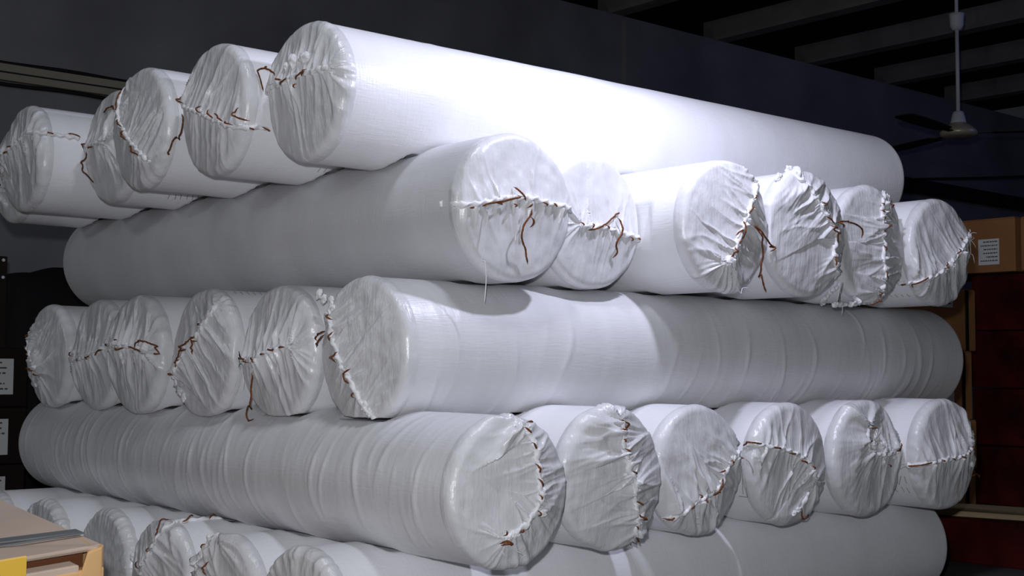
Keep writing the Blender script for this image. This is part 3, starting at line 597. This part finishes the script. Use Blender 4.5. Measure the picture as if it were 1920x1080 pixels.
GAP = .013; TH = .004
hull('body', [(x, y, topz(x, y) - GAP - TH - .010) for x, y in cr], [(x, y, Z0) for x, y in cr], M['kraft'], .004)
inn = [(CX0 + .02, CY0 + .016), (CX1 - .02, CY0 + .016), (CX1 - .02, CY1 - .02), (CX0 + .02, CY1 - .02)]
hull('inner_flap', [(x, y, topz(x, y) - TH) for x, y in inn], [(x, y, topz(x, y) - GAP - .02) for x, y in inn], M['kraft_in'])
# front flap folded inwards: a pale bent strip under the slot
ff = [(CX0 + .004, CY0 + .001), (CX1 - .03, CY0 + .001), (CX1 - .036, CY0 + .014), (CX0 + .004, CY0 + .014)]
hull('front_flap', [(x, y, topz(x, y) - GAP - TH - (.004 if y < CY0 + .01 else 0)) for x, y in ff], [(x, y, topz(x, y) - GAP - TH - .012) for x, y in ff], M['kraft_top'], .0015)
# lid, its front corner pressed down and rounded
lid = [(CX0, CY0), (CX1 - .022, CY0), (CX1 - .006, CY0 + .003), (CX1, CY0 + .014), (CX1, CY1), (CX0, CY1)]
hull('top_flap', [(x, y, topz(x, y) - (.005 if i in (2,) else .003 if i == 3 else 0)) for i, (x, y) in enumerate(lid)], [(x, y, topz(x, y) - TH - (.004 if i in (2, 3) else 0)) for i, (x, y) in enumerate(lid)], M['kraft_top'], .0012)
cc = [(CX1 - .022, CY0 - .002), (CX1 - .004, CY0 - .001), (CX1 + .002, CY0 + .008), (CX1 + .002, CY0 + .16), (CX1 - .012, CY0 + .16), (CX1 - .012, CY0 + .02)]
hull('crushed_corner', [(x, y, topz(x, y) - .0035 - (.004 if i == 0 else 0)) for i, (x, y) in enumerate(cc)], [(x - (.012 if i == 0 else 0), y, topz(x, y) - GAP - .03) for i, (x, y) in enumerate(cc)], M['kraft'], .003)
xt = .548
hull('tape', [(.40, CY0 - .0025, topz(.40, CY0) - .001), (xt, CY0 - .0025, topz(xt, CY0) - .001), (xt, CY0 - .0005, topz(xt, CY0) + .0006), (.40, CY0 - .0005, topz(.40, CY0) + .0006)],
     [(.40, CY0 - .0025, topz(.40, CY0) - .021), (xt, CY0 - .0025, topz(xt, CY0) - .021), (xt, CY0 - .0005, topz(xt, CY0) - .021), (.40, CY0 - .0005, topz(.40, CY0) - .021)], M['tape'])
for ya, yb, wd in ((1.515, 1.60, .020), (1.508, 1.525, .006)):
    hull('strap', [(x, y, topz(x, y) + .0018) for x, y in ((CX0, yb), (CX1, ya), (CX1, ya + wd), (CX0, yb + wd))], [(x, y, topz(x, y)) for x, y in ((CX0, yb), (CX1, ya), (CX1, ya + wd), (CX0, yb + wd))], M['strap'])

# ------------------------------------------------------------------ light
def light(name, typ, p, power, col, size=.05, target=None, spot=None):
    l = bpy.data.lights.new(name, typ); l.energy = power; l.color = col
    if typ == 'AREA': l.size = size
    else: l.shadow_soft_size = size
    o = bpy.data.objects.new(name, l); C.objects.link(o); o.location = W(*p)
    if target is not None: o.rotation_euler = (W(*target) - W(*p)).to_track_quat('-Z', 'Y').to_euler()
    if spot: l.spot_size = spot; l.spot_blend = .6
    return o
light('camera_flash', 'POINT', (-.02, .02, .075), 120, (.93, .95, 1.0), .02)
light('near_bulb', 'POINT', (1.55, 1.235, .70), 25, (.76, .78, 1.0), .025)
light('overhead_fill', 'AREA', (.9, 1.1, 1.9), 18, (.86, .90, 1.0), .25, (.9, 1.9, 0))  # overhead fill added to brighten the roll tops
light('left_fill', 'AREA', (-2.2, 4.4, .95), 14, (.95, .97, 1.0), .35, (1.2, 2.2, .1))  # fill added from an unseen source at left, direction follows the shadow lobes
light('blue_fill', 'AREA', (6.5, 1.0, 1.9), 9, (.25, .3, 1.0), .6, (8.6, YW, 1.0))  # unseen fill added to tint the right part of the wall blue
w = bpy.data.worlds.new('World'); bpy.context.scene.world = w; w.use_nodes = True
w.node_tree.nodes['Background'].inputs[0].default_value = (.5, .55, .7, 1); w.node_tree.nodes['Background'].inputs[1].default_value = .02

# ------------------------------------------------------------------ camera
cam = bpy.data.cameras.new('Camera'); co = bpy.data.objects.new('Camera', cam); C.objects.link(co)
yaw, pitch, roll = .8700159537682524, .06205214190488455, .005615507902479473
cy, sy, cp, sp_, cr_, sr = math.cos(yaw), math.sin(yaw), math.cos(pitch), math.sin(pitch), math.cos(roll), math.sin(roll)
fv = Vector((cy, sy, 0)); rv = Vector((sy, -cy, 0)); uv = Vector((0, 0, 1))
f2 = fv * cp + uv * sp_; u2 = uv * cp - fv * sp_; r3 = rv * cr_ + u2 * sr; u3 = u2 * cr_ - rv * sr
m = Matrix((r3, u3, -f2)).transposed().to_4x4(); m.translation = W(0, 0, 0); co.matrix_world = m
cam.sensor_width = 36; cam.lens = 36 * 2442.89 / 1920; cam.shift_x = 37.18 / 1920; cam.clip_start = .02
sc = bpy.context.scene; sc.camera = co
sc.view_settings.view_transform = 'Standard'; sc.view_settings.look = 'None'; sc.view_settings.gamma = 1; sc.view_settings.exposure = 0
